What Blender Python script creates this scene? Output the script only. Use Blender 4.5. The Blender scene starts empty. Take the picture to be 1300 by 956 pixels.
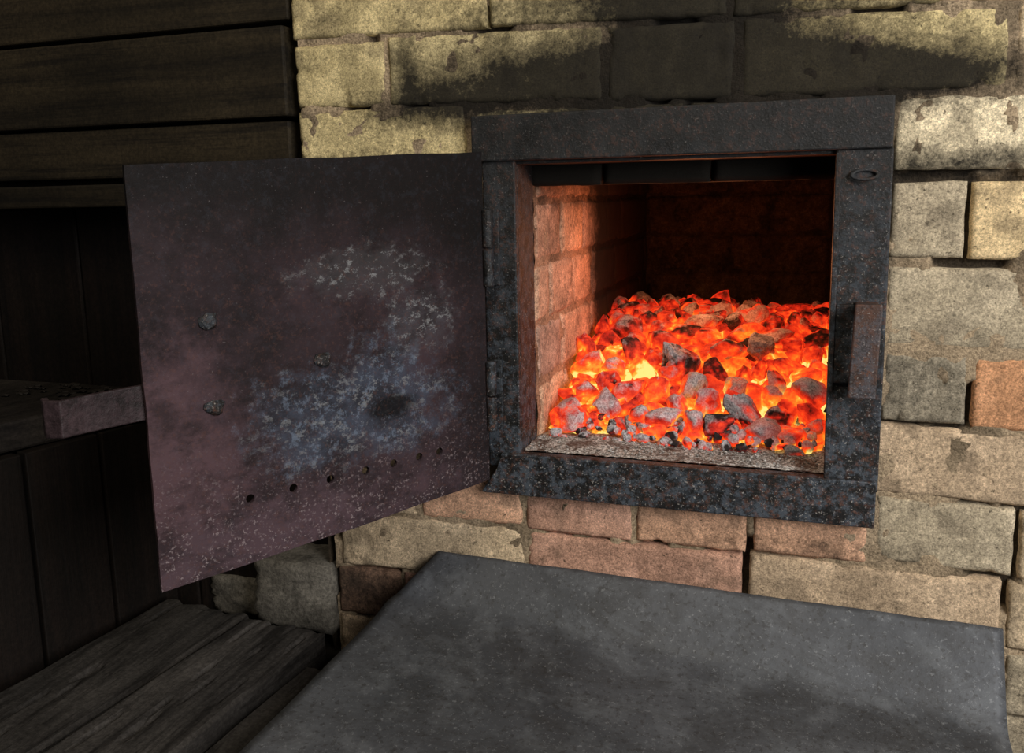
import bpy, math, random
from mathutils import Vector, Matrix, noise
random.seed(7)
SC=bpy.context.scene
try:
    SC.view_settings.view_transform='Standard'; SC.view_settings.look='None'
except Exception: pass

# ---------------------------------------------------------------- helpers
def lin(c):
    o=[]
    for v in c:
        v/=255.
        o.append(v/12.92 if v<=.04045 else ((v+.055)/1.055)**2.4)
    return tuple(o)
def n3(x,y,z,s,seed=0): return noise.noise(Vector((x*s+seed*13.1,y*s-seed*7.7,z*s+seed*3.3)))
def fbm(x,y,z,s,seed=0,o=4): 
    return noise.fractal(Vector((x*s+seed*13.1,y*s-seed*7.7,z*s+seed*3.3)),1.0,2.0,o)
def sstep(a,b,x):
    t=max(0,min(1,(x-a)/(b-a))); return t*t*(3-2*t)
def mixc(a,b,t): return tuple(a[i]*(1-t)+b[i]*t for i in range(3))

class NT:
    def __init__(s,name):
        s.m=bpy.data.materials.new(name); s.m.use_nodes=True; s.t=s.m.node_tree
        s.b=s.t.nodes['Principled BSDF']; s.tc=s.t.nodes.new('ShaderNodeTexCoord'); s.co=s.tc.outputs['Object']
    def n(s,k,**kw):
        x=s.t.nodes.new(k)
        for a,b in kw.items(): setattr(x,a,b)
        return x
    def link(s,a,b): s.t.links.new(a,b)
    def put(s,sock,v):
        if isinstance(v,bpy.types.NodeSocket): s.link(v,sock)
        else:
            if sock.type=='RGBA' and len(v)==3: v=(*v,1)
            sock.default_value=v
    def mapping(s,scale=(1,1,1),loc=(0,0,0)):
        m=s.n('ShaderNodeMapping'); s.link(s.co,m.inputs[0]); m.inputs['Scale'].default_value=scale; m.inputs['Location'].default_value=loc
        return m.outputs[0]
    def noise(s,scale,detail=4,rough=.55,co=None,dist=0):
        x=s.n('ShaderNodeTexNoise'); s.link(co or s.co,x.inputs['Vector'])
        x.inputs['Scale'].default_value=scale; x.inputs['Detail'].default_value=detail; x.inputs['Roughness'].default_value=rough; x.inputs['Distortion'].default_value=dist
        return x.outputs['Fac']
    def ramp(s,f,stops):
        x=s.n('ShaderNodeValToRGB'); s.link(f,x.inputs[0]); e=x.color_ramp.elements
        e.remove(e[1])
        for i,(p,c) in enumerate(stops):
            if not isinstance(c,tuple): c=(c,c,c)
            if i==0: e[0].position=p; e[0].color=(*c,1)
            else:
                k=e.new(p); k.color=(*c,1)
        return x.outputs[0]
    def mix(s,f,a,b,mode='MIX'):
        x=s.n('ShaderNodeMix',data_type='RGBA',blend_type=mode)
        s.put(x.inputs[0],f); s.put(x.inputs[6],a); s.put(x.inputs[7],b); return x.outputs[2]
    def math(s,op,a,b=0.,clamp=False):
        x=s.n('ShaderNodeMath',operation=op); x.use_clamp=clamp; s.put(x.inputs[0],a); s.put(x.inputs[1],b); return x.outputs[0]
    def attr(s,name):
        x=s.n('ShaderNodeAttribute'); x.attribute_name=name; return x.outputs
    def sep(s,v):
        x=s.n('ShaderNodeSeparateXYZ'); s.link(v,x.inputs[0]); return x.outputs
    def bump(s,h,strength=.5,dist=.003):
        x=s.n('ShaderNodeBump'); x.inputs['Strength'].default_value=strength; x.inputs['Distance'].default_value=dist
        s.link(h,x.inputs['Height']); s.link(x.outputs[0],s.b.inputs['Normal'])
    def fin(s,col,rough=.8,metal=0.,spec=.5):
        s.put(s.b.inputs['Base Color'],col); s.put(s.b.inputs['Roughness'],rough); s.put(s.b.inputs['Metallic'],metal)
        s.b.inputs['Specular IOR Level'].default_value=spec
        return s.m
def obj(name,verts,faces,mat=None,parent=None,smooth=False,cols=None,attrs=None):
    me=bpy.data.meshes.new(name); me.from_pydata([tuple(v) for v in verts],[],faces); me.update()
    if cols:
        a=me.color_attributes.new('col','FLOAT_COLOR','POINT')
        flat=[]
        for c in cols: flat+= [c[0],c[1],c[2],1.]
        a.data.foreach_set('color',flat)
    if attrs:
        for k,v in attrs.items():
            a=me.attributes.new(k,'FLOAT','POINT'); a.data.foreach_set('value',v)
    if smooth: me.polygons.foreach_set('use_smooth',[True]*len(me.polygons))
    o=bpy.data.objects.new(name,me); SC.collection.objects.link(o)
    if mat: me.materials.append(mat)
    if parent: o.parent=parent
    return o
def empty(name):
    e=bpy.data.objects.new(name,None); SC.collection.objects.link(e); e.empty_display_size=.05; return e
def bevel(o,w,seg=2):
    m=o.modifiers.new('b','BEVEL'); m.width=w; m.segments=seg; m.limit_method='ANGLE'; return o
BF=[(0,1,3,2),(4,6,7,5),(0,4,5,1),(2,3,7,6),(0,2,6,4),(1,5,7,3)]
def box(name,a,b,mat,parent=None,bv=.002):
    v=[(x,y,z) for x in (a[0],b[0]) for y in (a[1],b[1]) for z in (a[2],b[2])]
    o=obj(name,v,BF,mat,parent); 
    if bv: bevel(o,bv)
    return o
def plate(name,poly,thick,mat,parent=None,bv=.0015):
    n=len(poly); t=Vector(thick); v=[Vector(p) for p in poly]+[Vector(p)+t for p in poly]
    f=[tuple(range(n))[::-1],tuple(range(n,2*n))]+[(i,(i+1)%n,(i+1)%n+n,i+n) for i in range(n)]
    o=obj(name,v,f,mat,parent)
    import bmesh
    bm=bmesh.new(); bm.from_mesh(o.data); bmesh.ops.recalc_face_normals(bm,faces=bm.faces); bm.to_mesh(o.data); bm.free()
    if bv: bevel(o,bv)
    return o
def cyl(name,p,r,h,axis,mat,parent=None,seg=20):
    ax=Vector(axis).normalized(); u=ax.orthogonal().normalized(); w=ax.cross(u); p=Vector(p)
    v=[];f=[]
    for k in (0,1):
        for i in range(seg):
            a=2*math.pi*i/seg; v.append(p+ax*h*k+u*r*math.cos(a)+w*r*math.sin(a))
    f=[tuple(range(seg))[::-1],tuple(range(seg,2*seg))]+[(i,(i+1)%seg,(i+1)%seg+seg,i+seg) for i in range(seg)]
    o=obj(name,v,f,mat,parent); bevel(o,min(r,h)*.2); return o

# ---------------------------------------------------------------- camera
f=1117.
X=Vector((3314,-116,f)).normalized(); Z=Vector((-140,6767,f)); Z=(Z-X*Z.dot(X)).normalized(); Y=Z.cross(X)
cam=bpy.data.cameras.new('camera'); co=bpy.data.objects.new('camera',cam); SC.collection.objects.link(co)
M=Matrix(((X.x,X.y,X.z),(Y.x,Y.y,Y.z),(Z.x,Z.y,Z.z))).to_4x4(); M.translation=Vector((0,-1,0)); co.matrix_world=M
cam.sensor_width=36; cam.lens=36*f/1300; cam.shift_y=-45/1300.; cam.clip_start=.01
SC.camera=co

# ---------------------------------------------------------------- materials
def soot_mix(t,c,k1=18,k2=110):
    so=t.attr('soot')['Fac']
    a=t.noise(k1,7,.7,co=t.mapping((1,1,1),(6,1,4))); b=t.noise(k2,6,.8,co=t.mapping((1,1,1),(2,8,3)))
    s=t.math('ADD',t.math('MULTIPLY',so,1.0),t.math('ADD',t.math('MULTIPLY',t.math('SUBTRACT',a,.5),.9),t.math('MULTIPLY',t.math('SUBTRACT',b,.5),1.1)))
    m=t.ramp(s,[(.12,0.),(.36,.55),(.75,.97)])
    gate=t.ramp(so,[(.02,0.),(.14,1.)])
    return t.mix(t.math('MULTIPLY',m,gate),c,lin((25,23,21)))
def mat_brick():
    t=NT('old_fire_brick'); c=t.attr('col')['Color']
    big=t.noise(28,6,.7); fine=t.noise(210,7,.85); grain=t.noise(520,3,.7)
    c1=t.mix(1.0,c,t.ramp(big,[(.3,.72),(.7,1.2)]),'MULTIPLY')
    c2=t.mix(1.0,c1,t.ramp(fine,[(.36,.42),(.46,.92),(.56,1.1),(.66,1.6)]),'MULTIPLY')
    c2=t.mix(.8,c2,t.ramp(grain,[(.35,.55),(.5,1.),(.68,1.5)]),'MULTIPLY')
    dark=t.ramp(t.noise(130,5,.75,co=t.mapping((1,1,1),(3,1,2))),[(.34,1.),(.39,0.)])
    c3=t.mix(t.math('MULTIPLY',dark,.75),c2,(.03,.022,.015))
    c3=soot_mix(t,c3)
    h=t.math('ADD',t.math('MULTIPLY',big,.5),t.math('ADD',fine,t.math('MULTIPLY',grain,.3)))
    t.bump(h,.6,.003)
    return t.fin(c3,.92,0,.2)
def mat_mortar():
    t=NT('mortar'); c=t.attr('col')['Color']
    fine=t.noise(330,5,.75); g=t.noise(70,4,.7)
    c1=t.mix(1.,c,t.ramp(fine,[(.3,.3),(.5,1.),(.7,1.7)]),'MULTIPLY')
    c1=soot_mix(t,c1)
    t.bump(t.math('ADD',fine,g),.8,.005)
    return t.fin(c1,.95,0,.15)
def mat_frame(name='rusty_black_steel',rk=.8,extra=0.):
    t=NT(name)
    n1=t.noise(26,6,.7); n2=t.noise(140,6,.75); n3_=t.noise(55,7,.8,co=t.mapping((1,1,1),(5,2,1))); fl=t.noise(420,3,.6)
    zz=t.sep(t.co)[2]
    low=t.ramp(t.math('ADD',t.math('MULTIPLY',zz,-2.2),.2),[(0.05,.0),(.9,1.)])
    base=t.mix(t.ramp(n1,[(.35,0.),(.65,1.)]),lin((18,18,18)),lin((38,37,37)))
    if extra: base=t.mix(extra,base,lin((96,70,60)))
    blue=t.math('MULTIPLY',t.ramp(n3_,[(.46,0.),(.54,1.)]),t.math('ADD',t.math('MULTIPLY',low,.75),.03))
    c=t.mix(blue,base,lin((80,88,98)))
    pit=t.ramp(t.noise(95,6,.8,co=t.mapping((1,1,1),(9,2,1))),[(.5,0.),(.55,1.)])
    c=t.mix(t.math('MULTIPLY',pit,t.math('ADD',t.math('MULTIPLY',low,.5),.2)),c,lin((18,16,16)))
    rust=t.math('MULTIPLY',t.ramp(n2,[(.52,0.),(.60,1.)]),t.ramp(n1,[(.38,.12),(.6,1.)]))
    if not extra: rust=t.math('MULTIPLY',rust,t.math('ADD',t.math('MULTIPLY',low,.7),.3))
    c=t.mix(t.math('MULTIPLY',rust,rk),c,lin((98,64,50)))
    sp=t.ramp(fl,[(.62,0.),(.68,1.)])
    c=t.mix(t.math('MULTIPLY',sp,t.math('ADD',t.math('MULTIPLY',low,.6),.15)),c,lin((165,160,155)))
    t.bump(t.math('ADD',t.math('MULTIPLY',n2,.7),t.math('MULTIPLY',fl,.4)),.5,.003)
    return t.fin(c,t.ramp(n1,[(.3,.48),(.7,.72)]),.2,.35)
def mat_door():
    t=NT('scorched_steel_door')
    s=t.sep(t.co)
    n1=t.noise(9,6,.6); n2=t.noise(45,8,.8); n3_=t.noise(200,6,.8); fl=t.noise(330,4,.65,co=t.mapping((1,1,1),(2,0,5)))
    big=t.noise(5,4,.5,co=t.mapping((1,1,1),(1,0,3)))
    def ell(cx,cz,rx,rz,soft=.55,k=2.2):
        a=t.math('DIVIDE',t.math('SUBTRACT',s[0],cx),rx); b=t.math('DIVIDE',t.math('SUBTRACT',s[2],cz),rz)
        d=t.math('SQRT',t.math('ADD',t.math('MULTIPLY',a,a),t.math('MULTIPLY',b,b)))
        d=t.math('ADD',d,t.math('MULTIPLY',t.math('SUBTRACT',n2,.5),k))
        d=t.math('ADD',d,t.math('MULTIPLY',t.math('SUBTRACT',n1,.5),1.6))
        return t.ramp(d,[(.4,1.),(min(.99,.4+soft),0.)])
    base=t.mix(t.ramp(big,[(.35,0.),(.65,1.)]),lin((38,30,33)),lin((60,47,52)))
    soot=t.ramp(t.math('ADD',t.math('ADD',s[2],.045),t.math('ADD',t.math('MULTIPLY',n1,.14),t.math('MULTIPLY',s[0],.10))),[(.0,0.),(.095,1.)])
    soot2=t.ramp(t.math('ADD',t.math('ADD',s[0],.04),t.math('MULTIPLY',n1,.10)),[(.0,0.),(.08,1.)])
    c=t.mix(t.math('MULTIPLY',soot2,.7),base,lin((26,23,24)))
    c=t.mix(ell(-.38,-.28,.10,.18,.59,1.4),c,lin((80,61,66)))
    c=t.mix(ell(-.30,-.33,.25,.05),c,lin((76,60,66)))
    e1=ell(-.15,-.075,.10,.030); e3=ell(-.09,-.135,.06,.05); e2=ell(-.17,-.215,.15,.075)
    c=t.mix(t.math('MULTIPLY',e2,.75),c,lin((60,68,82)))
    c=t.mix(t.math('MULTIPLY',e3,.45),c,lin((76,78,84)))
    dk=t.ramp(t.noise(16,7,.72,co=t.mapping((1,1,1.4),(7,3,1))),[(.46,0.),(.60,1.)])
    c=t.mix(t.math('MULTIPLY',dk,.65),c,lin((25,21,22)))
    c=t.mix(t.math('MULTIPLY',soot,.92),c,lin((18,16,16)))
    c=t.mix(t.math('MULTIPLY',e1,.3),c,lin((76,76,78)))
    scr=t.noise(80,8,.8,co=t.mapping((1,1,1.4),(0,0,9)))
    em_=t.math('MAXIMUM',t.math('MULTIPLY',e1,.6),t.math('MAXIMUM',t.math('MULTIPLY',e3,.6),t.math('MULTIPLY',e2,.5)))
    c=t.mix(t.math('MULTIPLY',t.ramp(scr,[(.54,0.),(.58,1.)]),em_),c,lin((136,138,140)))
    hx=t.noise(90,7,.85,co=t.mapping((1,1,1),(4,0,2)))
    c=t.mix(t.math('MULTIPLY',t.ramp(hx,[(.53,0.),(.58,1.)]),t.math('ADD',t.math('MULTIPLY',e2,.5),.03)),c,lin((108,120,138)))
    c=t.mix(t.math('MULTIPLY',ell(-.135,-.225,.045,.016,.5,1.),.9),c,lin((12,11,12)))
    rs=t.ramp(n3_,[(.54,0.),(.62,1.)])
    c=t.mix(t.math('MULTIPLY',rs,t.math('SUBTRACT',.32,t.math('MULTIPLY',soot,.25))),c,lin((90,62,54)))
    lowm=t.ramp(t.math('MULTIPLY',s[2],-1.),[(.22,0.),(.35,1.)])
    spk=t.math('MULTIPLY',t.ramp(fl,[(.56,0.),(.61,1.)]),t.math('MULTIPLY',lowm,t.ramp(n2,[(.44,0.),(.58,1.)])))
    c=t.mix(t.math('MULTIPLY',spk,.8),c,lin((150,136,138)))
    spk2=t.ramp(fl,[(.66,0.),(.70,1.)])
    c=t.mix(t.math('MULTIPLY',spk2,.3),c,lin((120,114,114)))
    t.bump(t.math('ADD',t.math('MULTIPLY',n3_,.6),t.math('MULTIPLY',n2,.8)),.3,.002)
    return t.fin(c,t.ramp(n2,[(.3,.55),(.7,.75)]),.05,.12)
def mat_sheet():
    t=NT('galvanised_sheet')
    n1=t.noise(4,5,.6,dist=.6); n2=t.noise(22,6,.7); n3_=t.noise(150,4,.7)
    c=t.mix(t.ramp(n1,[(.3,0.),(.7,1.)]),lin((66,68,72)),lin((98,100,105)))
    c=t.mix(t.math('MULTIPLY',t.ramp(n2,[(.48,0.),(.66,1.)]),.35),c,lin((124,127,131)))
    c=t.mix(t.math('MULTIPLY',t.ramp(t.noise(12,8,.8,co=t.mapping((.5,1,1),(4,4,4)),dist=1.2),[(.46,0.),(.60,1.)]),.5),c,lin((58,57,57)))
    c=t.mix(t.math('MULTIPLY',t.ramp(n3_,[(.56,0.),(.62,1.)]),.45),c,lin((46,43,40)))
    c=t.mix(t.math('MULTIPLY',t.ramp(t.noise(210,5,.8,co=t.mapping((1,1,1),(1,7,4))),[(.58,0.),(.64,1.)]),.4),c,lin((150,152,155)))
    t.bump(t.math('ADD',n2,t.math('MULTIPLY',n3_,.3)),.3,.003)
    return t.fin(c,t.ramp(n2,[(.3,.5),(.7,.68)]),.3,.35)
def mat_wood(name,ca,cb,sc,rough=.7):
    t=NT(name)
    g=t.noise(18,7,.65,co=t.mapping(sc),dist=.8); g2=t.noise(60,5,.7,co=t.mapping(sc,(3,3,3))); b=t.noise(5,4,.6)
    c=t.mix(t.ramp(g,[(.3,0.),(.7,1.)]),lin(ca),lin(cb))
    c=t.mix(t.ramp(g2,[(.36,.7),(.5,0.)]),c,lin((14,11,9)))
    c=t.mix(1.,c,t.ramp(b,[(.3,.6),(.7,1.3)]),'MULTIPLY')
    c=t.mix(.7,c,t.ramp(t.noise(190,6,.8),[(.38,.5),(.5,1.),(.62,1.6)]),'MULTIPLY')
    t.bump(t.math('ADD',g,g2),.45,.003)
    return t.fin(c,rough,0,.2)
MB=mat_brick(); MM=mat_mortar(); MF=mat_frame(); MR=mat_frame('rusted_catch_steel',1.,.6); MD=mat_door(); MS=mat_sheet()
MWH=mat_wood('dark_log_boards',(22,18,12),(50,42,29),(.06,1,1.2))
MWV=mat_wood('dark_vertical_boards',(14,11,9),(30,22,18),(1,1,.06))
MWB=mat_wood('bench_wood',(30,26,24),(62,56,51),(.5,.12,1))
MWF=mat_wood('weathered_floor_wood',(34,32,31),(76,72,69),(1,.1,1),.8)

# ---------------------------------------------------------------- brickwork builder
class Bricks:
    def __init__(s): s.v=[];s.f=[];s.c=[];s.s=[]
    def brick(s,mp,u0,u1,zb0,zt0,zb1,zt1,col,seed,sootf,res=.0042,depth=.03,r=.007):
        nu=max(4,int((u1-u0)/res)); h=(zt0-zb0); nv=max(4,int(h/res)); b0=len(s.v)
        off=.0012*math.sin(seed*17.3)
        for j in range(-1,nv+2):
            for i in range(-1,nu+2):
                back=(i<0 or j<0 or i>nu or j>nv)
                a=min(max(i/nu,0),1); c=min(max(j/nv,0),1)
                zb=zb0*(1-a)+zb1*a; zt=zt0*(1-a)+zt1*a
                u=u0*(1-a)+u1*a; z=zb*(1-c)+zt*c
                du=min(u-u0,u1-u); dz=min(z-zb,zt-z)
                e=min(du,dz)
                w=r*(1+.7*n3(u,seed,z,30,2))
                if du<w and dz<w:
                    d=math.hypot(w-du,w-dz); e=max(0,w-d)
                dep=off
                if e<w: 
                    q=1-e/w; dep+=r*.9*(1-math.sqrt(max(0,1-q*q)))
                chip=max(0,fbm(u,seed,z,38,5,3)-.42)*.010
                dep+=chip*(1.5 if e<r*2 else .5)
                dep+=-.0012*fbm(u,seed,z,14,3,4)-.0007*fbm(u,seed,z,90,1,3)
                wob=.0012*n3(u,seed,z,60,8)
                uu=u+(wob if du<.004 else 0); zz=z+(.0013*n3(u,seed,z,50,9) if dz<.004 else 0)
                if back: dep=depth
                s.v.append(mp(uu,zz,dep))
                v=.5+.5*fbm(u,seed,z,9,4,4)
                cc=mixc(col,tuple(k*.72 for k in col),sstep(.35,.85,v))
                st=fbm(u,seed,z,20,6,4)
                cc=mixc(cc,tuple(min(1,k*1.2+.02) for k in col),sstep(.1,.5,st)*.6)
                st2=fbm(u,seed,z,26,11,5)
                cc=mixc(cc,lin((84,74,62)),sstep(.2,.6,st2)*.4)
                s.c.append(cc); s.s.append(sootf(u,z))
        W=nu+3
        for j in range(nv+2):
            for i in range(W-1):
                a=b0+j*W+i; s.f.append((a,a+1,a+1+W,a+W))
    def sheet(s,mp,u0,u1,z0,z1,col,seed,sootf,dep=.007,res=.006,crack=0):
        nu=max(1,int((u1-u0)/res)); nv=max(1,int((z1-z0)/res)); b0=len(s.v)
        for j in range(nv+1):
            for i in range(nu+1):
                u=u0+(u1-u0)*i/nu; z=z0+(z1-z0)*j/nv
                d=dep+.0032*fbm(u,seed,z,34,2,4)+.0016*fbm(u,seed,z,9,3,2)
                ck=crack*sstep(.24,.38,fbm(u,seed,z,13,8,3)); d+=.012*ck
                s.v.append(mp(u,z,d))
                cc=mixc(col,tuple(k*.5 for k in col),sstep(-.1,.6,fbm(u,seed,z,14,4,3)))
                cc=mixc(cc,lin((30,26,22)),ck*.9)
                s.c.append(cc); s.s.append(sootf(u,z))
        W=nu+1
        for j in range(nv):
            for i in range(nu):
                a=b0+j*W+i; s.f.append((a,a+1,a+1+W,a+W))
def front(u,z,d): return (u,d,z)
def g2(x,z,cx,cz,rx,rz): return math.exp(-(((x-cx)/rx)**2+((z-cz)/rz)**2))
def soot_front(x,z):
    k=1.15*g2(x,z,-.15,.145,.085,.07)+.85*g2(x,z,-.31,.137,.14,.034)+.85*g2(x,z,-.02,.12,.10,.05)+.75*g2(x,z,.08,.118,.16,.028)
    k+=.55*g2(x,z,-.2,.215,.19,.03)+.5*g2(x,z,-.10,.20,.06,.06)+.35*g2(x,z,.05,.20,.12,.03)+.45*g2(x,z,-.45,.11,.08,.03)+.55*g2(x,z,.11,.024,.07,.018)+.35*g2(x,z,.19,.025,.06,.016)
    k+=.6*g2(x,z,-.15,.10,.30,.02)+.3*g2(x,z,-.55,.04,.1,.03)+.35*g2(x,z,-.47,.15,.015,.05)
    k+=.25*g2(x,z,-.02,-.40,.2,.02)+.5*g2(x,z,-.56,-.53,.06,.05)+.25*g2(x,z,.11,-.21,.05,.04)
    return k
no=lambda x,z:0
Bk=Bricks(); Mo=Bricks()
C=lambda *a: tuple(min(1,k*1.05) for k in lin(a))
YL=C(200,182,136); YG=C(190,174,132); LT=C(222,206,174); GR=C(174,160,136); OY=C(218,192,148); GG=C(148,138,120)
OR=C(206,152,112); TN=C(194,172,142); PK=C(188,146,124); PO=C(208,164,134); BR=C(142,112,92); RG=C(188,164,136)
L=[]
def B(u0,u1,zbl,ztl,zbr,ztr,c): L.append((u0,u1,zbl,ztl,zbr,ztr,c))
B(-.622,-.366,.200,.272,.194,.268,YL); B(-.360,-.095,.196,.268,.186,.262,YG); B(-.086,.173,.185,.255,.180,.250,YL); B(.182,.43,.181,.25,.176,.245,LT)
B(-.622,-.50,.280,.35,.278,.35,YG); B(-.494,-.24,.276,.35,.272,.35,YL); B(-.232,.02,.272,.35,.266,.345,YG); B(.03,.28,.262,.34,.256,.335,YL); B(.29,.5,.256,.33,.25,.33,LT)
B(-.622,-.37,.36,.43,.36,.43,YL);B(-.36,-.11,.36,.43,.355,.43,YG);B(-.10,.15,.355,.43,.35,.43,YL);B(.16,.5,.35,.43,.34,.43,LT)
B(-.622,-.500,.116,.188,.114,.186,YL); B(-.492,-.230,.114,.190,.106,.184,YG); B(-.222,-.086,.104,.180,.101,.178,YG); B(-.076,.174,.101,.178,.098,.171,YL); B(.183,.43,.098,.17,.095,.168,TN)
B(-.622,-.396,.036,.108,.034,.106,YL); B(-.388,-.14,.046,.098,.046,.095,YG); B(-.13,.07,.046,.094,.046,.092,YG); B(.078,.335,.020,.090,.014,.086,LT)
B(.078,.146,-.070,.003,-.071,.004,GR); B(.153,.41,-.072,.003,-.076,-.002,OY)
B(-.622,-.56,-.045,.028,-.045,.028,GR); B(-.552,-.39,-.045,.028,-.047,.026,TN)
B(.078,.334,-.164,-.083,-.168,-.088,GR); B(.343,.55,-.166,-.09,-.166,-.09,TN)
B(-.622,-.39,-.125,-.053,-.127,-.055,RG)
B(.078,.157,-.245,-.174,-.246,-.175,GG); B(.165,.42,-.249,-.177,-.253,-.182,OR)
B(-.622,-.50,-.205,-.133,-.205,-.133,RG); B(-.49,-.39,-.205,-.133,-.207,-.135,TN)
B(.070,.326,-.326,-.253,-.332,-.260,RG); B(.334,.55,-.334,-.26,-.334,-.26,TN)
B(-.610,-.39,-.285,-.213,-.287,-.215,TN)
B(.078,.211,-.404,-.334,-.408,-.338,GR); B(.219,.47,-.41,-.34,-.414,-.344,TN)
B(-.61,-.50,-.345,-.293,-.345,-.293,RG);B(-.49,-.39,-.345,-.293,-.345,-.293,TN)
B(-.60,-.478,-.412,-.353,-.410,-.353,TN); B(-.470,-.335,-.410,-.353,-.409,-.355,PO); B(-.327,-.196,-.412,-.36,-.414,-.36,PK); B(-.188,-.062,-.412,-.36,-.413,-.36,PO); B(-.052,.068,-.409,-.36,-.411,-.36,PO)
B(-.592,-.333,-.490,-.418,-.483,-.416,TN); B(-.325,-.066,-.487,-.419,-.487,-.420,PK); B(-.056,.203,-.482,-.417,-.488,-.418,RG); B(.212,.46,-.49,-.42,-.495,-.425,TN)
B(-.600,-.508,-.560,-.497,-.560,-.496,BR); B(-.500,-.25,-.562,-.495,-.562,-.495,PK); B(-.24,.01,-.562,-.495,-.562,-.495,TN); B(.02,.205,-.562,-.495,-.564,-.497,RG); B(.214,.46,-.566,-.5,-.566,-.5,GR)
B(-.60,-.36,-.64,-.568,-.64,-.568,RG); B(-.35,-.1,-.64,-.568,-.64,-.568,TN); B(-.09,.16,-.64,-.568,-.64,-.568,TN); B(.17,.46,-.64,-.573,-.64,-.573,GR)
for i,(u0,u1,a,b,c,d,col) in enumerate(L):
    Bk.brick(front,u0-.0008,u1+.0008,a-.0015,b+.0015,c-.0015,d+.0015,col,i*.37+1,soot_front,res=.0036,r=.0034)
mc=C(168,148,122)
for (u0,u1,z0,z1) in [(-.618,.56,.044,.44),(-.618,-.335,-.315,.044),(.026,.56,-.315,.044),(-.605,.56,-.65,-.315)]:
    Mo.sheet(front,u0,u1,z0,z1,mc,1,soot_front,dep=.0022,res=.005,crack=1)
def endf(u,z,d): return (-.616+d,u,z)
Mo.sheet(endf,.004,.25,-.65,.44,C(70,60,48),3,no,dep=.0)
wall=empty('wall_back')
obj('bricks',Bk.v,Bk.f,MB,wall,smooth=True,cols=Bk.c,attrs={'soot':Bk.s})
obj('mortar_bed',Mo.v,Mo.f,MM,wall,smooth=True,cols=Mo.c,attrs={'soot':Mo.s})

# ---------------------------------------------------------------- firebox interior
Fi=Bricks(); Fm=Bricks()
XL,XR,YB,ZT,ZF=-.326,.032,.84,.055,-.318
def leftw(u,z,d): return (XL-d,u,z)
def rightw(u,z,d): return (XR+d,u,z)
def backw(u,z,d): return (u,YB+d,z)
def soot_shadeL(u,z): return .95*sstep(.30,.46,u+.06*n3(u,1,z,9))+.3*sstep(-.06,.04,z)+.14  # soot, plus the inward fade of daylight painted into the side-wall colour
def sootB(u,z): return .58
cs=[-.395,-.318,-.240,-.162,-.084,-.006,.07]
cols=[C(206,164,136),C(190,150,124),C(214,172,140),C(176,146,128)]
for j in range(len(cs)-1):
    zb,zt=cs[j]+.002,cs[j+1]-.002
    u=.058-(.11 if j%2 else 0.0); 
    while u<YB:
        u1=u+.118 if (j+int(u*10))%3 else u+.17
        ua=max(u,.057); ub=min(u1-.004,YB)
        if ub-ua>.02: Fi.brick(leftw,ua,ub,zb,zt,zb,zt,random.choice(cols),j*3.1+u,soot_shadeL,res=.006,r=.005)
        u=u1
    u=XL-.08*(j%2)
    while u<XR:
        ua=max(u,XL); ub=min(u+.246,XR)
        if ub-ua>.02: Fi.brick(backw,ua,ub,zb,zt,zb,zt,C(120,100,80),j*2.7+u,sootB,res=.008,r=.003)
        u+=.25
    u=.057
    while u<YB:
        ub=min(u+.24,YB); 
        if ub-u>.02: Fi.brick(rightw,u,ub,zb,zt,zb,zt,C(170,120,95),j*1.7+u,soot_shadeL,res=.008,r=.005)
        u+=.25
Fm.sheet(leftw,.055,YB+.03,-.39,.08,C(170,136,110),5,soot_shadeL,res=.01,dep=.003)
Fm.sheet(rightw,.055,YB+.03,-.39,.08,C(150,120,95),5,soot_shadeL,res=.01,dep=.004)
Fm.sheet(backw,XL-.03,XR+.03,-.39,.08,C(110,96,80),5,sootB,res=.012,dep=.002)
def lint(u,z,d): return (u,.056+d,z)
for (a,b) in [(-.335,-.245),(-.240,-.115),(-.11,.035)]:
    Fi.brick(lint,a,b,.010+.003*random.random(),.06,.011,.06,C(90,80,60),a*9,lambda u,z:.9,res=.005,depth=.02,r=.005)
fb=empty('firebox')
obj('firebox_bricks',Fi.v,Fi.f,MB,fb,smooth=True,cols=Fi.c,attrs={'soot':Fi.s})  # soot attribute also carries the side walls' painted daylight falloff
obj('firebox_mortar',Fm.v,Fm.f,MM,fb,smooth=True,cols=Fm.c,attrs={'soot':Fm.s})
def plainstone(name,ca,cb):
    t=NT(name); n=t.noise(30,6,.7); n2=t.noise(200,6,.8); t.bump(t.math('ADD',n,t.math('MULTIPLY',n2,.5)),.6,.006)
    c=t.ramp(n,[(.3,lin(ca)),(.7,lin(cb))])
    return t.fin(t.mix(1.,c,t.ramp(n2,[(.35,.5),(.5,1.),(.65,1.5)]),'MULTIPLY'),.95,0,.2)
MST=plainstone('sooty_stone',(20,17,15),(48,40,34))
box('firebox_roof',(XL-.03,.056,.062),(XR+.03,YB+.05,.10),MST,fb,0)
box('lintel_underside',(XL-.01,.080,.012),(XR+.01,.16,.062),MST,fb,.002)
box('leak_blocker_back',(XL-.05,YB+.02,-.4),(XR+.05,YB+.05,.1),MST,fb,0)  # three unseen blockers, added to stop world light leaking through the corners
box('leak_blocker_left',(XL-.05,.06,-.4),(XL-.03,YB+.05,.1),MST,fb,0)
box('leak_blocker_right',(XR+.03,.06,-.4),(XR+.05,YB+.05,.1),MST,fb,0)
box('firebox_base',(XL-.03,.03,-.36),(XR+.03,YB+.03,-.325),MST,fb,0)

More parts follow.
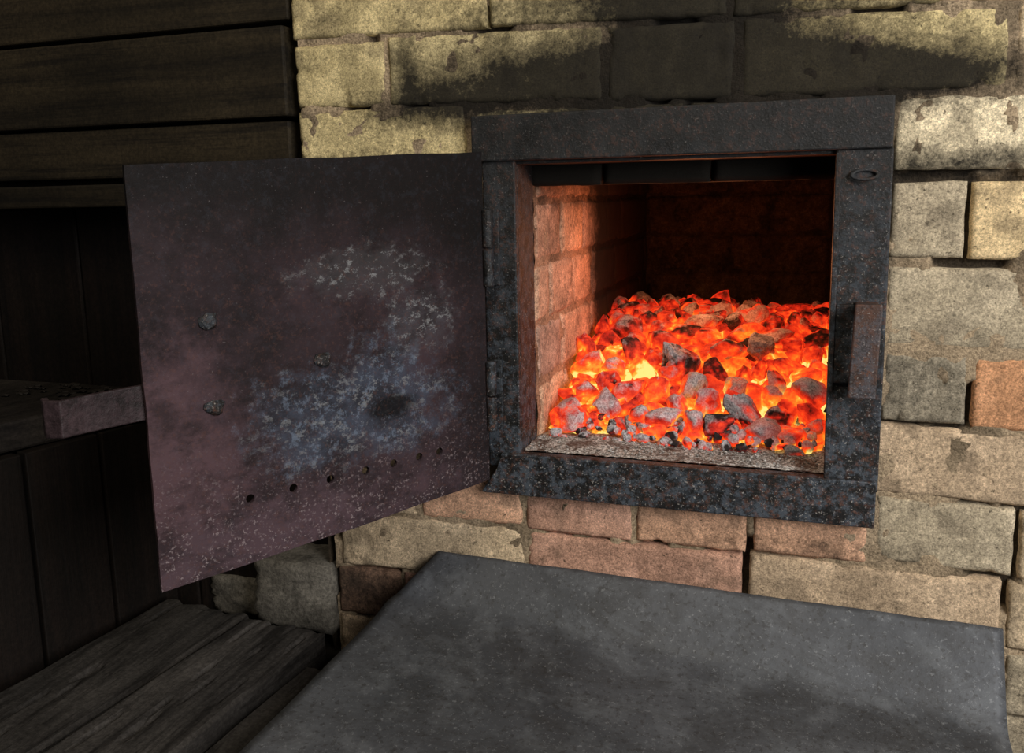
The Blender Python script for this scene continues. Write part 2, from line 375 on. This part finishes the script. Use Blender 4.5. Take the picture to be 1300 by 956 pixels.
# ---------------------------------------------------------------- steel frame
fr=empty('stove_door_frame')
def bar(n,x0,x1,z0,z1,y0,y1=.002,bv=.002): return box(n,(x0,y0,z0),(x1,y1,z1),MF,fr,bv)
bar('top_bar',-.382,.0745,.040,.0925,-.017)
plate('bottom_bar',[(-.380,-.020,-.363),(.074,-.020,-.363),(.074,-.020,-.311),(-.352,-.020,-.311),(-.358,-.020,-.330)],(0,.022,0),MF,fr)
bar('left_bar',-.371,-.330,-.330,.041,-.012)
bar('right_bar',.021,.076,-.325,.041,-.013)
bar('right_bar_lip',.0205,.026,-.312,.037,-.019,.0,.001)
bar('left_return',-.3345,-.3295,-.315,.038,-.006,.056,.001)
bar('top_return',-.331,.024,.036,.041,-.006,.056,.001)
bar('right_return',.0215,.0265,-.315,.038,-.006,.056,.001)
bar('sill_plate',-.331,.024,-.3165,-.311,-.006,.060,.001)
plate('catch_face',[(.040,-.048,-.214),(.067,-.048,-.214),(.070,-.048,-.116),(.044,-.048,-.116)],(0,.008,0),MR,fr)
box('catch_arm_top',(.045,-.042,-.130),(.068,-.010,-.117),MR,fr)
box('catch_arm_bottom',(.042,-.042,-.213),(.066,-.010,-.200),MR,fr)
box('catch_back_plate',(.026,-.018,-.205),(.045,-.012,-.120),MF,fr)
tv=[];tf=[];R_=.0105;r_=.0018
for i in range(20):
    a=2*math.pi*i/20
    for k in range(8):
        b=2*math.pi*k/8
        tv.append((.049+(R_+r_*math.cos(b))*math.cos(a)*1.2,-.017+r_*math.sin(b)+.003*math.sin(a),.014+(R_*.45+r_*math.cos(b))*math.sin(a)))
        tf.append((i*8+k,((i+1)%20)*8+k,((i+1)%20)*8+(k+1)%8,i*8+(k+1)%8))
obj('wire_loop',tv,tf,MF,fr,True)

# ---------------------------------------------------------------- door
dr=empty('stove_door')
ang=math.radians(59.6)
DM=Matrix.Translation((-.364,-.030,0))@Matrix.Rotation(ang,4,'Z')
dr.matrix_world=DM
def dz(s): return .045*s
nx,nz=48,44
v=[];fc=[]
def dpt(i,j,side):
    s=-.398*i/nx; z=-.342+.393*j/nz
    wx=.004*math.sin(3.1*s/.398)+.0012*n3(s,0,z,9)
    return (s+ (.0015*n3(0,0,z,20) if i==nx else 0), wx+(0.0045 if side else 0), z+dz(s)+(.0012*n3(s,0,0,14) if j in(0,nz) else 0))
for side in (0,1):
    for j in range(nz+1):
        for i in range(nx+1): v.append(dpt(i,j,side))
W=nx+1;N=W*(nz+1)
for j in range(nz):
    for i in range(nx):
        a=j*W+i; fc.append((a,a+W,a+W+1,a+1)); fc.append((a+N,a+1+N,a+W+1+N,a+W+N))
for i in range(nx):
    fc.append((i,i+1,i+1+N,i+N)); a=nz*W+i; fc.append((a,a+N,a+1+N,a+1))
for j in range(nz):
    a=j*W; fc.append((a,a+N,a+W+N,a+W)); a=j*W+nx; fc.append((a,a+W,a+W+N,a+N))
door=obj('door_panel',v,fc,MD,dr,smooth=False)
import bmesh
bm=bmesh.new(); bm.from_mesh(door.data); bmesh.ops.recalc_face_normals(bm,faces=bm.faces); bm.to_mesh(door.data); bm.free()
hv=[];hf=[]
for s in (.307,.261,.219,.176,.14,.105,.076):
    b=len(hv); r=.0045; z=-.290
    for k in (-.03,.03):
        for i in range(14):
            a=2*math.pi*i/14; hv.append((-s+r*math.cos(a),k,z+r*math.sin(a)))
    hf.append(tuple(range(b,b+14))[::-1]); hf.append(tuple(range(b+14,b+28)))
    hf+=[(b+i,b+(i+1)%14,b+(i+1)%14+14,b+i+14) for i in range(14)]
cut=obj('cutter',hv,hf,None,None)
bm=bmesh.new(); bm.from_mesh(cut.data); bmesh.ops.recalc_face_normals(bm,faces=bm.faces); bm.to_mesh(cut.data); bm.free()
cut.matrix_world=DM.copy()
bpy.context.view_layer.update()
md=door.modifiers.new('holes','BOOLEAN'); md.object=cut; md.operation='DIFFERENCE'; md.solver='EXACT'
dg=bpy.context.evaluated_depsgraph_get(); me2=bpy.data.meshes.new_from_object(door.evaluated_get(dg))
door.modifiers.clear()
if len(me2.polygons)>1000: door.data=me2
bpy.data.objects.remove(cut)
bevel(door,.0012,1)
for k,(s,z) in enumerate([(.335,-.110),(.221,-.1626),(.335,-.192)]):
    y0=.004*math.sin(3.1*-s/.398)
    hv=[];hf=[];rn=[(.0078,.001),(.0080,-.002),(.0055,-.0045),(.0,-.005)]
    for r,y in rn:
        for i in range(14):
            a=2*math.pi*i/14; q=r*(1+.5*n3(math.cos(a),k,math.sin(a),1.6)); hv.append((-s+q*math.cos(a)*1.15,y0+y,z+q*math.sin(a)))
    for a in range(3):
        for i in range(14): hf.append((a*14+i,a*14+(i+1)%14,(a+1)*14+(i+1)%14,(a+1)*14+i))
    obj('bolt_%d'%(k+1),hv,hf,MF,dr,False)
for k,(z0,z1) in enumerate([(-.105,-.015),(-.280,-.195)]):
    cyl('hinge_knuckle_%d'%(2*k+1),(.003,-.004,z0),.0062,(z1-z0)*.49,(0,0,1),MF,dr)
    cyl('hinge_knuckle_%d'%(2*k+2),(.003,-.004,z0+(z1-z0)*.51),.0062,(z1-z0)*.49,(0,0,1),MF,dr)
    hl=box('hinge_leaf_%d'%(k+1),(-.372,-.017,z0),(-.350,-.011,z1),MF,fr,.001)
pr=[(-.36,.010),(-.41,.010),(-.450,.006),(-.468,.002),(-.476,.012),(-.474,.026)]
hv=[];hf=[]
for i,(s,y) in enumerate(pr):
    a=Vector(pr[max(0,i-1)]); b=Vector(pr[min(len(pr)-1,i+1)]); t=(b-a).normalized(); nn=Vector((-t.y,t.x))*.003
    for sg in (-1,1):
        for zz in (-.196,-.163): hv.append((s+nn.x*sg,y+nn.y*sg,zz+.02*(s+.41)))
for i in range(len(pr)-1):
    a=i*4;b=a+4
    hf+=[(a,a+1,b+1,b),(a+2,b+2,b+3,a+3),(a,b,b+2,a+2),(a+1,a+3,b+3,b+1)]
hf+=[(0,2,3,1),(len(hv)-4,len(hv)-3,len(hv)-1,len(hv)-2)]
MH=mat_wood('x',(38,29,31),(64,51,54),(1,1,1),.5); MH.name='worn_strap_steel'
h=obj('strap_handle',hv,hf,MH,dr); bm=bmesh.new(); bm.from_mesh(h.data); bmesh.ops.recalc_face_normals(bm,faces=bm.faces); bm.to_mesh(h.data); bm.free(); bevel(h,.0012)

# ---------------------------------------------------------------- coals
def bedz(x,y):
    p=[(.05,-.305),(.10,-.275),(.20,-.234),(.33,-.198),(.45,-.188),(.6,-.20),(.84,-.26)]
    for i in range(len(p)-1):
        if y<=p[i+1][0] or i==len(p)-2:
            t=(y-p[i][0])/(p[i+1][0]-p[i][0]); z=p[i][1]*(1-t)+p[i+1][1]*t; break
    z+= -.012*sstep(-.15,.03,x) + .010*n3(x,y,0,9)
    return z
def ico(sub):
    bm=bmesh.new(); bmesh.ops.create_icosphere(bm,subdivisions=sub,radius=1)
    vs=[v.co.copy() for v in bm.verts]; fs=[tuple(v.index for v in f_.verts) for f_ in bm.faces]; bm.free(); return vs,fs
I1=ico(1); I2=ico(2); I3=ico(3); I4=ico(4)
cv=[];cf=[];heat=[];ash=[]
def chunk(p,r,top,sub,hot,ashy):
    vs,fs=sub; b=len(cv)
    pl=[]
    for k in range(random.randint(8,12)):
        n=Vector((random.gauss(0,1),random.gauss(0,1),random.gauss(0,1))).normalized(); pl.append((n,random.uniform(.52,.92),random.gauss(0,.14),random.gauss(0,.16)))
    rot=Matrix.Rotation(random.uniform(0,6.28),3,Vector((random.gauss(0,1),random.gauss(0,1),random.gauss(0,1))).normalized())
    sc=Vector((random.uniform(.85,1.45),random.uniform(.75,1.1),random.uniform(.65,1.0)))
    sd=random.uniform(0,50)
    for v in vs:
        R=1.15; R2=1.15; fh=0; fa=0
        for n,h,dh,da in pl:
            d=n.dot(v)
            if d>.05:
                q_=h/d
                if q_<R: R2=R; R=q_; fh=dh; fa=da
                elif q_<R2: R2=q_
        edge=max(0,1-(R2-R)/.10)
        R*=1+.08*noise.fractal(v*2.4+Vector((sd,0,0)),1,2,3)
        cr=abs(noise.noise(v*2.6+Vector((0,sd,0))))
        R-=.09*max(0,1-cr/.07)
        q=rot@Vector((v.x*R*sc.x,v.y*R*sc.y,v.z*R*sc.z))
        cv.append(tuple(Vector(p)+q*r))
        hh=hot-.26*q.z+.12*q.y + .22*max(0,1-cr/.12) + .20*noise.noise(v*1.7+Vector((sd,sd,1)))+fh-.08*edge
        heat.append(hh)
        ash.append(ashy+.38*q.z-.15*q.y+.42*noise.noise(v*1.5+Vector((3,sd,sd)))+fa+.28*edge)
    cf.extend(tuple(i+b for i in t) for t in fs)
def bedpts(n,off,rad,sub,mind,deep):
    tries=0;c=0;loc=[]
    while c<n and tries<n*60:
        tries+=1
        y=.09+(.62-.09)*random.random()**1.15; x=random.uniform(XL+.018,XR-.018)
        r=random.uniform(*rad)
        if any((x-q[0])**2+(y-q[1])**2<(mind*(r+q[2]))**2 for q in loc): continue
        loc.append((x,y,r)); c+=1
        hotc=.52+.22*g2(x,y,-.25,.22,.06,.10)+.18*g2(x,y,-.12,.12,.08,.04)+.22*g2(x,y,-.02,.2,.05,.07)-.08*sstep(.4,.6,y)
        hot=hotc+random.gauss(0,.09)+deep
        if deep==0 and random.random()<.03: hot-=.30
        as_=random.gauss(-.22,.2)-(.2 if hot>.7 else 0)+.26*g2(x,y,-.1,.13,.1,.05)+.18*g2(x,y,-.25,.09,.1,.03)-.08
        if deep>0: as_-=.5
        chunk((x,y,bedz(x,y)+off-r*.3),r,1,sub,hot,as_)
bedpts(220,-.034,(.015,.024),I2,.60,.34)
bedpts(220,-.015,(.016,.026),I3,.66,.20)
bedpts(240,.002,(.017,.029),I3,.76,0)
for (x,y,r) in [(-.175,.20,.028),(-.075,.10,.025),(-.06,.26,.026)]:
    chunk((x,y,bedz(x,y)+.008),r,1,I4,.30,.20)
for i in range(130):
    x=random.uniform(XL+.01,XR-.015); y=.055+.045*random.random()**1.2; r=random.uniform(.003,.009)
    chunk((x,y,-.309+r*.5+max(0,(y-.06)*.5)),r,1,I2,random.uniform(-.1,.8),random.uniform(-.3,.5))
def mat_coal():
    t=NT('glowing_charcoal')
    h=t.attr('ember_temp')['Fac']; a=t.attr('ash_amount')['Fac']
    n=t.noise(120,5,.7); n2=t.noise(420,4,.7); n4=t.noise(45,4,.6)
    hh=t.math('ADD',h,t.math('ADD',t.math('MULTIPLY',t.math('SUBTRACT',n,.5),.6),t.math('MULTIPLY',t.math('SUBTRACT',n4,.5),.4)))
    am=t.ramp(t.math('ADD',t.math('ADD',a,.1),t.math('MULTIPLY',t.math('SUBTRACT',n,.5),1.2)),[(.22,0.),(.62,1.)])
    ashc=t.ramp(n2,[(.3,lin((88,84,88))),(.7,lin((214,208,210)))])
    base=t.mix(am,t.ramp(n,[(.3,lin((14,11,10))),(.7,lin((56,44,42)))]),ashc)
    em=t.ramp(hh,[(.08,(0.,0.,0.)),(.2,(.07,.003,.001)),(.36,(.48,.012,.004)),(.58,(.92,.048,.008)),(.76,(1.,.16,.012)),(.90,(1.,.40,.03)),(1.,(1.,.75,.2))])
    em=t.mix(t.math('MULTIPLY',am,.82),em,(0.,0.,0.))
    t.link(em,t.b.inputs['Emission Color']); t.b.inputs['Emission Strength'].default_value=1.15
    t.bump(t.math('ADD',n,n2),.6,.003)
    return t.fin(base,.85,0,.3)
MC=mat_coal()
obj('burning_charcoal',cv,cf,MC,None,False,None,{'ember_temp':heat,'ash_amount':ash})
v=[];fc=[];nx,ny=120,60
for j in range(ny+1):
    for i in range(nx+1):
        x=-.328+(.350)*i/nx; y=-.002+.60*(j/ny)**1.6
        z=-.3095+.003*max(0,fbm(x,y,0,60,2,4))+.001*fbm(x,y,0,200,3,2)-.002*sstep(.01,0,y)+ .004*g2(x,y,-.25,.05,.05,.03)
        if y>.06: z=max(z,bedz(x,y)-.05)
        v.append((x,y,z))
for j in range(ny):
    for i in range(nx):
        a=j*(nx+1)+i; fc.append((a,a+1,a+nx+2,a+nx+1))
t=NT('wood_ash'); n=t.noise(300,6,.8); n2=t.noise(40,4,.6)
c=t.ramp(n,[(.38,lin((56,50,46))),(.48,lin((130,124,118))),(.6,lin((232,228,224)))])
c=t.mix(t.ramp(n2,[(.5,0.),(.62,.8)]),c,lin((84,58,46)))
t.bump(n,.7,.003); MA=t.fin(c,.95,0,.2)
obj('ash_layer',v,fc,MA,fb,True)
cv2=[];cf2=[]
for i in range(320):
    x=random.uniform(-.325,.018); y=random.uniform(.003,.062); r=random.uniform(.0005,.0016)
    b=len(cv2)
    for q in I1[0]: cv2.append((x+q.x*r*1.3,y+q.y*r,-.3078+q.z*r*.8+r*.3))
    cf2+= [tuple(k+b for k in t_) for t_ in I1[1]]
obj('ash_crumbs',cv2,cf2,MA,fb)

# ---------------------------------------------------------------- steel hearth sheet
v=[];fc=[];nu,ns=60,50
for i in range(nu+1):
    a=i/nu
    top=Vector((-.448+.655*a,-.003,-.455-.013*a)); fold=Vector((-.492+.698*a,-.064,-.505-.054*a)); out=Vector((-.532+.738*a,-.42,-.552-.02*a))
    for j in range(ns+1):
        s=j/ns
        if s<.35: p=top.lerp(fold,s/.35)
        else: p=fold.lerp(out,(s-.35)/.65)
        k=math.exp(-((s-.35)/.04)**2); p=p+Vector((0,-.003,.004))*k
        p.z+=.0018*n3(p.x,p.y,0,7,2)+.0012*n3(p.x,p.y,0,18,4)
        v.append(p)
for i in range(nu):
    for j in range(ns):
        k=i*(ns+1)+j; fc.append((k,k+ns+1,k+ns+2,k+1))
sh=obj('steel_hearth_sheet',v,fc,MS,None,True); m=sh.modifiers.new('s','SOLIDIFY'); m.thickness=.0018; m.offset=0

# ---------------------------------------------------------------- floor & left side
t=NT('dirt_floor'); n=t.noise(20,7,.7); t.bump(n,.8,.01); MDt=t.fin(t.ramp(n,[(.3,lin((22,20,18))),(.7,lin((52,47,42)))]),.95,0,.2)
box('floor',(-2.2,-2.6,-.70),(1.6,.5,-.625),MDt,None,0)
fp=empty('floor_planks')
def rough_plank(name,p0,p1,w0,w1,z,th,mat,parent,seed):
    p0=Vector(p0);p1=Vector(p1); d=(p1-p0).normalized(); nrm=Vector((-d.y,d.x)); n=70; m=24
    v=[];fc=[]
    for lay in (0,1):
        for i in range(n+1):
            a=i/n; c=p0.lerp(p1,a); w=w0*(1-a)+w1*a
            for j in range(m+1):
                b=j/m-.5; q=c+nrm*w*b*(1+.05*n3(a*3,seed,0,3))
                if i in (0,n): q+=d*.016*n3(seed,b*3,0,2)
                e=1 if j in(0,m) or i in (0,n) else 0
                crk=abs(n3(b*2.2,a*.8+seed,0,1.5,3)); ck=.007*max(0,1-crk/.03)
                v.append((q.x,q.y,z+.0025*fbm(q.x*2,q.y,seed,6)-.003*e-ck if lay==0 else z-th))
    W=m+1;N=W*(n+1)
    for i in range(n):
        for j in range(m):
            k=i*W+j; fc+= [(k,k+W,k+W+1,k+1),(k+N,k+1+N,k+W+1+N,k+W+N)]
        k=i*W; fc.append((k,k+N,k+W+N,k+W)); k=i*W+m; fc.append((k,k+W,k+W+N,k+N))
    for j in range(m):
        fc.append((j,j+1,j+1+N,j+N)); k=n*W+j; fc.append((k,k+N,k+1+N,k+1))
    return obj(name,v,fc,mat,parent,False)
rough_plank('plank_1',(-.90,-1.0),(-.815,-.01),.15,.15,-.578,.045,MWF,fp,1)
rough_plank('plank_2',(-.735,-1.0),(-.668,-.035),.145,.13,-.572,.045,MWF,fp,2)
rough_plank('plank_3',(-.58,-1.0),(-.555,-.095),.14,.085,-.590,.03,MWF,fp,5)
rough_plank('plank_4',(-.43,-1.0),(-.40,-.47),.14,.14,-.592,.03,MWF,fp,7)
rough_plank('plank_5',(-.27,-1.0),(-.25,-.47),.14,.14,-.592,.03,MWF,fp,9)
vs,fs=I4; MGS=plainstone('grey_stone',(70,66,60),(128,122,112))
sv=[]
for q in vs:
    m_=max(abs(q.x),abs(q.y),abs(q.z)); p=q*((.75/m_)*.8+.2)*1.1; k=1+.07*fbm(q.x,q.y,q.z,1.6,4)
    sv.append((-.668+p.x*.075*k,.055+p.y*.085*k,-.545+p.z*.060*k))
obj('foundation_stone',sv,fs,MGS,None,True)
sv=[]
for q in vs:
    m_=max(abs(q.x),abs(q.y),abs(q.z)); p=q*(.8/m_*.8+.2)*1.1; k=1+.08*fbm(q.x,q.y,q.z,1.8,9)
    sv.append((-.80+p.x*.055*k,.10+p.y*.07*k,-.585+p.z*.035*k))
obj('foundation_stone.001',sv,fs,MGS,None,True)

bw=empty('wall_left')
def board(n,x0,x1,y0,y1,z0,z1,mat,tilt=0):
    o=box(n,(x0,y0,z0),(x1,y1,z1),mat,bw,.003); 
    for q in o.data.vertices:
        if q.co.x<-1: q.co.z+=tilt
    return o
board('board_1',-2.0,-.632,.0,.05,.352,.47,MWH)
board('board_2',-2.0,-.630,.004,.05,.224,.346,MWH,.004)
board('board_3',-2.0,-.636,-.002,.05,.106,.217,MWH,.004)
board('board_4',-2.0,-.640,.006,.05,.034,.101,MWH,.006)
board('ledge_board',-2.0,-.70,-.045,.05,-.004,.026,MWH)
board('backing',-2.0,-.625,.055,.09,-.65,.47,MWV)
for k in range(8):
    board('recess_board_%d'%(k+1),-.70-.17*(k+1),-.70-.17*k-.004,.045,.06,-.62,-.004,MWV)
bn=empty('wooden_bench')
plate('seat_slab',[(-.895,.043,-.312),(-.975,-.20,-.312),(-1.06,-.50,-.312),(-1.9,-.50,-.312),(-1.9,.043,-.312)],(0,0,.040),MWB,bn,.004)
pa=Vector((-.905,.04)); pb=Vector((-1.03,-.60))
for k in range(6):
    a=pa.lerp(pb,k/6+.004); b=pa.lerp(pb,(k+1)/6-.004)
    n_=Vector((b-a).normalized()); nn=Vector((n_.y,-n_.x))*.02
    plate('panel_board_%d'%(k+1),[(a.x,a.y,-.622),(b.x,b.y,-.622),(b.x,b.y,-.313),(a.x,a.y,-.313)],(nn.x if nn.x<0 else -nn.x,nn.y,0),MWV,bn,.002)
dv=[];df=[]
for i in range(40):
    x=random.uniform(-1.12,-.93); y=random.uniform(-.06,.03); r=random.uniform(.002,.006); b=len(dv)
    if x>-.93-.35*(.04-y): continue
    for q in I1[0]: dv.append((x+q.x*r*2*(1+.3*random.random()),y+q.y*r*1.5,-.2715+r*.5+q.z*r*.6))
    df+=[tuple(k+b for k in t_) for t_ in I1[1]]
obj('bark_crumbs',dv,df,MWB,bn)

# ---------------------------------------------------------------- lights
def area(name,loc,tgt,size,e,col,sy=None):
    l=bpy.data.lights.new(name,'AREA'); l.energy=e; l.color=col; l.size=size
    if sy: l.shape='RECTANGLE'; l.size_y=sy
    o=bpy.data.objects.new(name,l); SC.collection.objects.link(o); o.location=loc
    o.rotation_euler=(Vector(tgt)-Vector(loc)).to_track_quat('-Z','Y').to_euler(); return o
area('daylight_doorway',(1.25,-1.30,.40),(.2,0,-.2),.9,42,(1.,.98,.95),1.1)
area('warm_fill',(-.30,-1.1,1.2),(-.35,0,.2),.7,10,(1.,.89,.68))  # unseen warm fill, added to brighten the upper-left bricks
l=bpy.data.lights.new('ember_glow','POINT'); l.energy=1.3; l.color=(1.,.34,.13); l.shadow_soft_size=.06
o=bpy.data.objects.new('ember_glow',l); SC.collection.objects.link(o); o.location=(-.14,.28,-.09)
w=bpy.data.worlds.new('world'); SC.world=w; w.use_nodes=True; w.node_tree.nodes['Background'].inputs[0].default_value=(.62,.6,.62,1); w.node_tree.nodes['Background'].inputs[1].default_value=.07
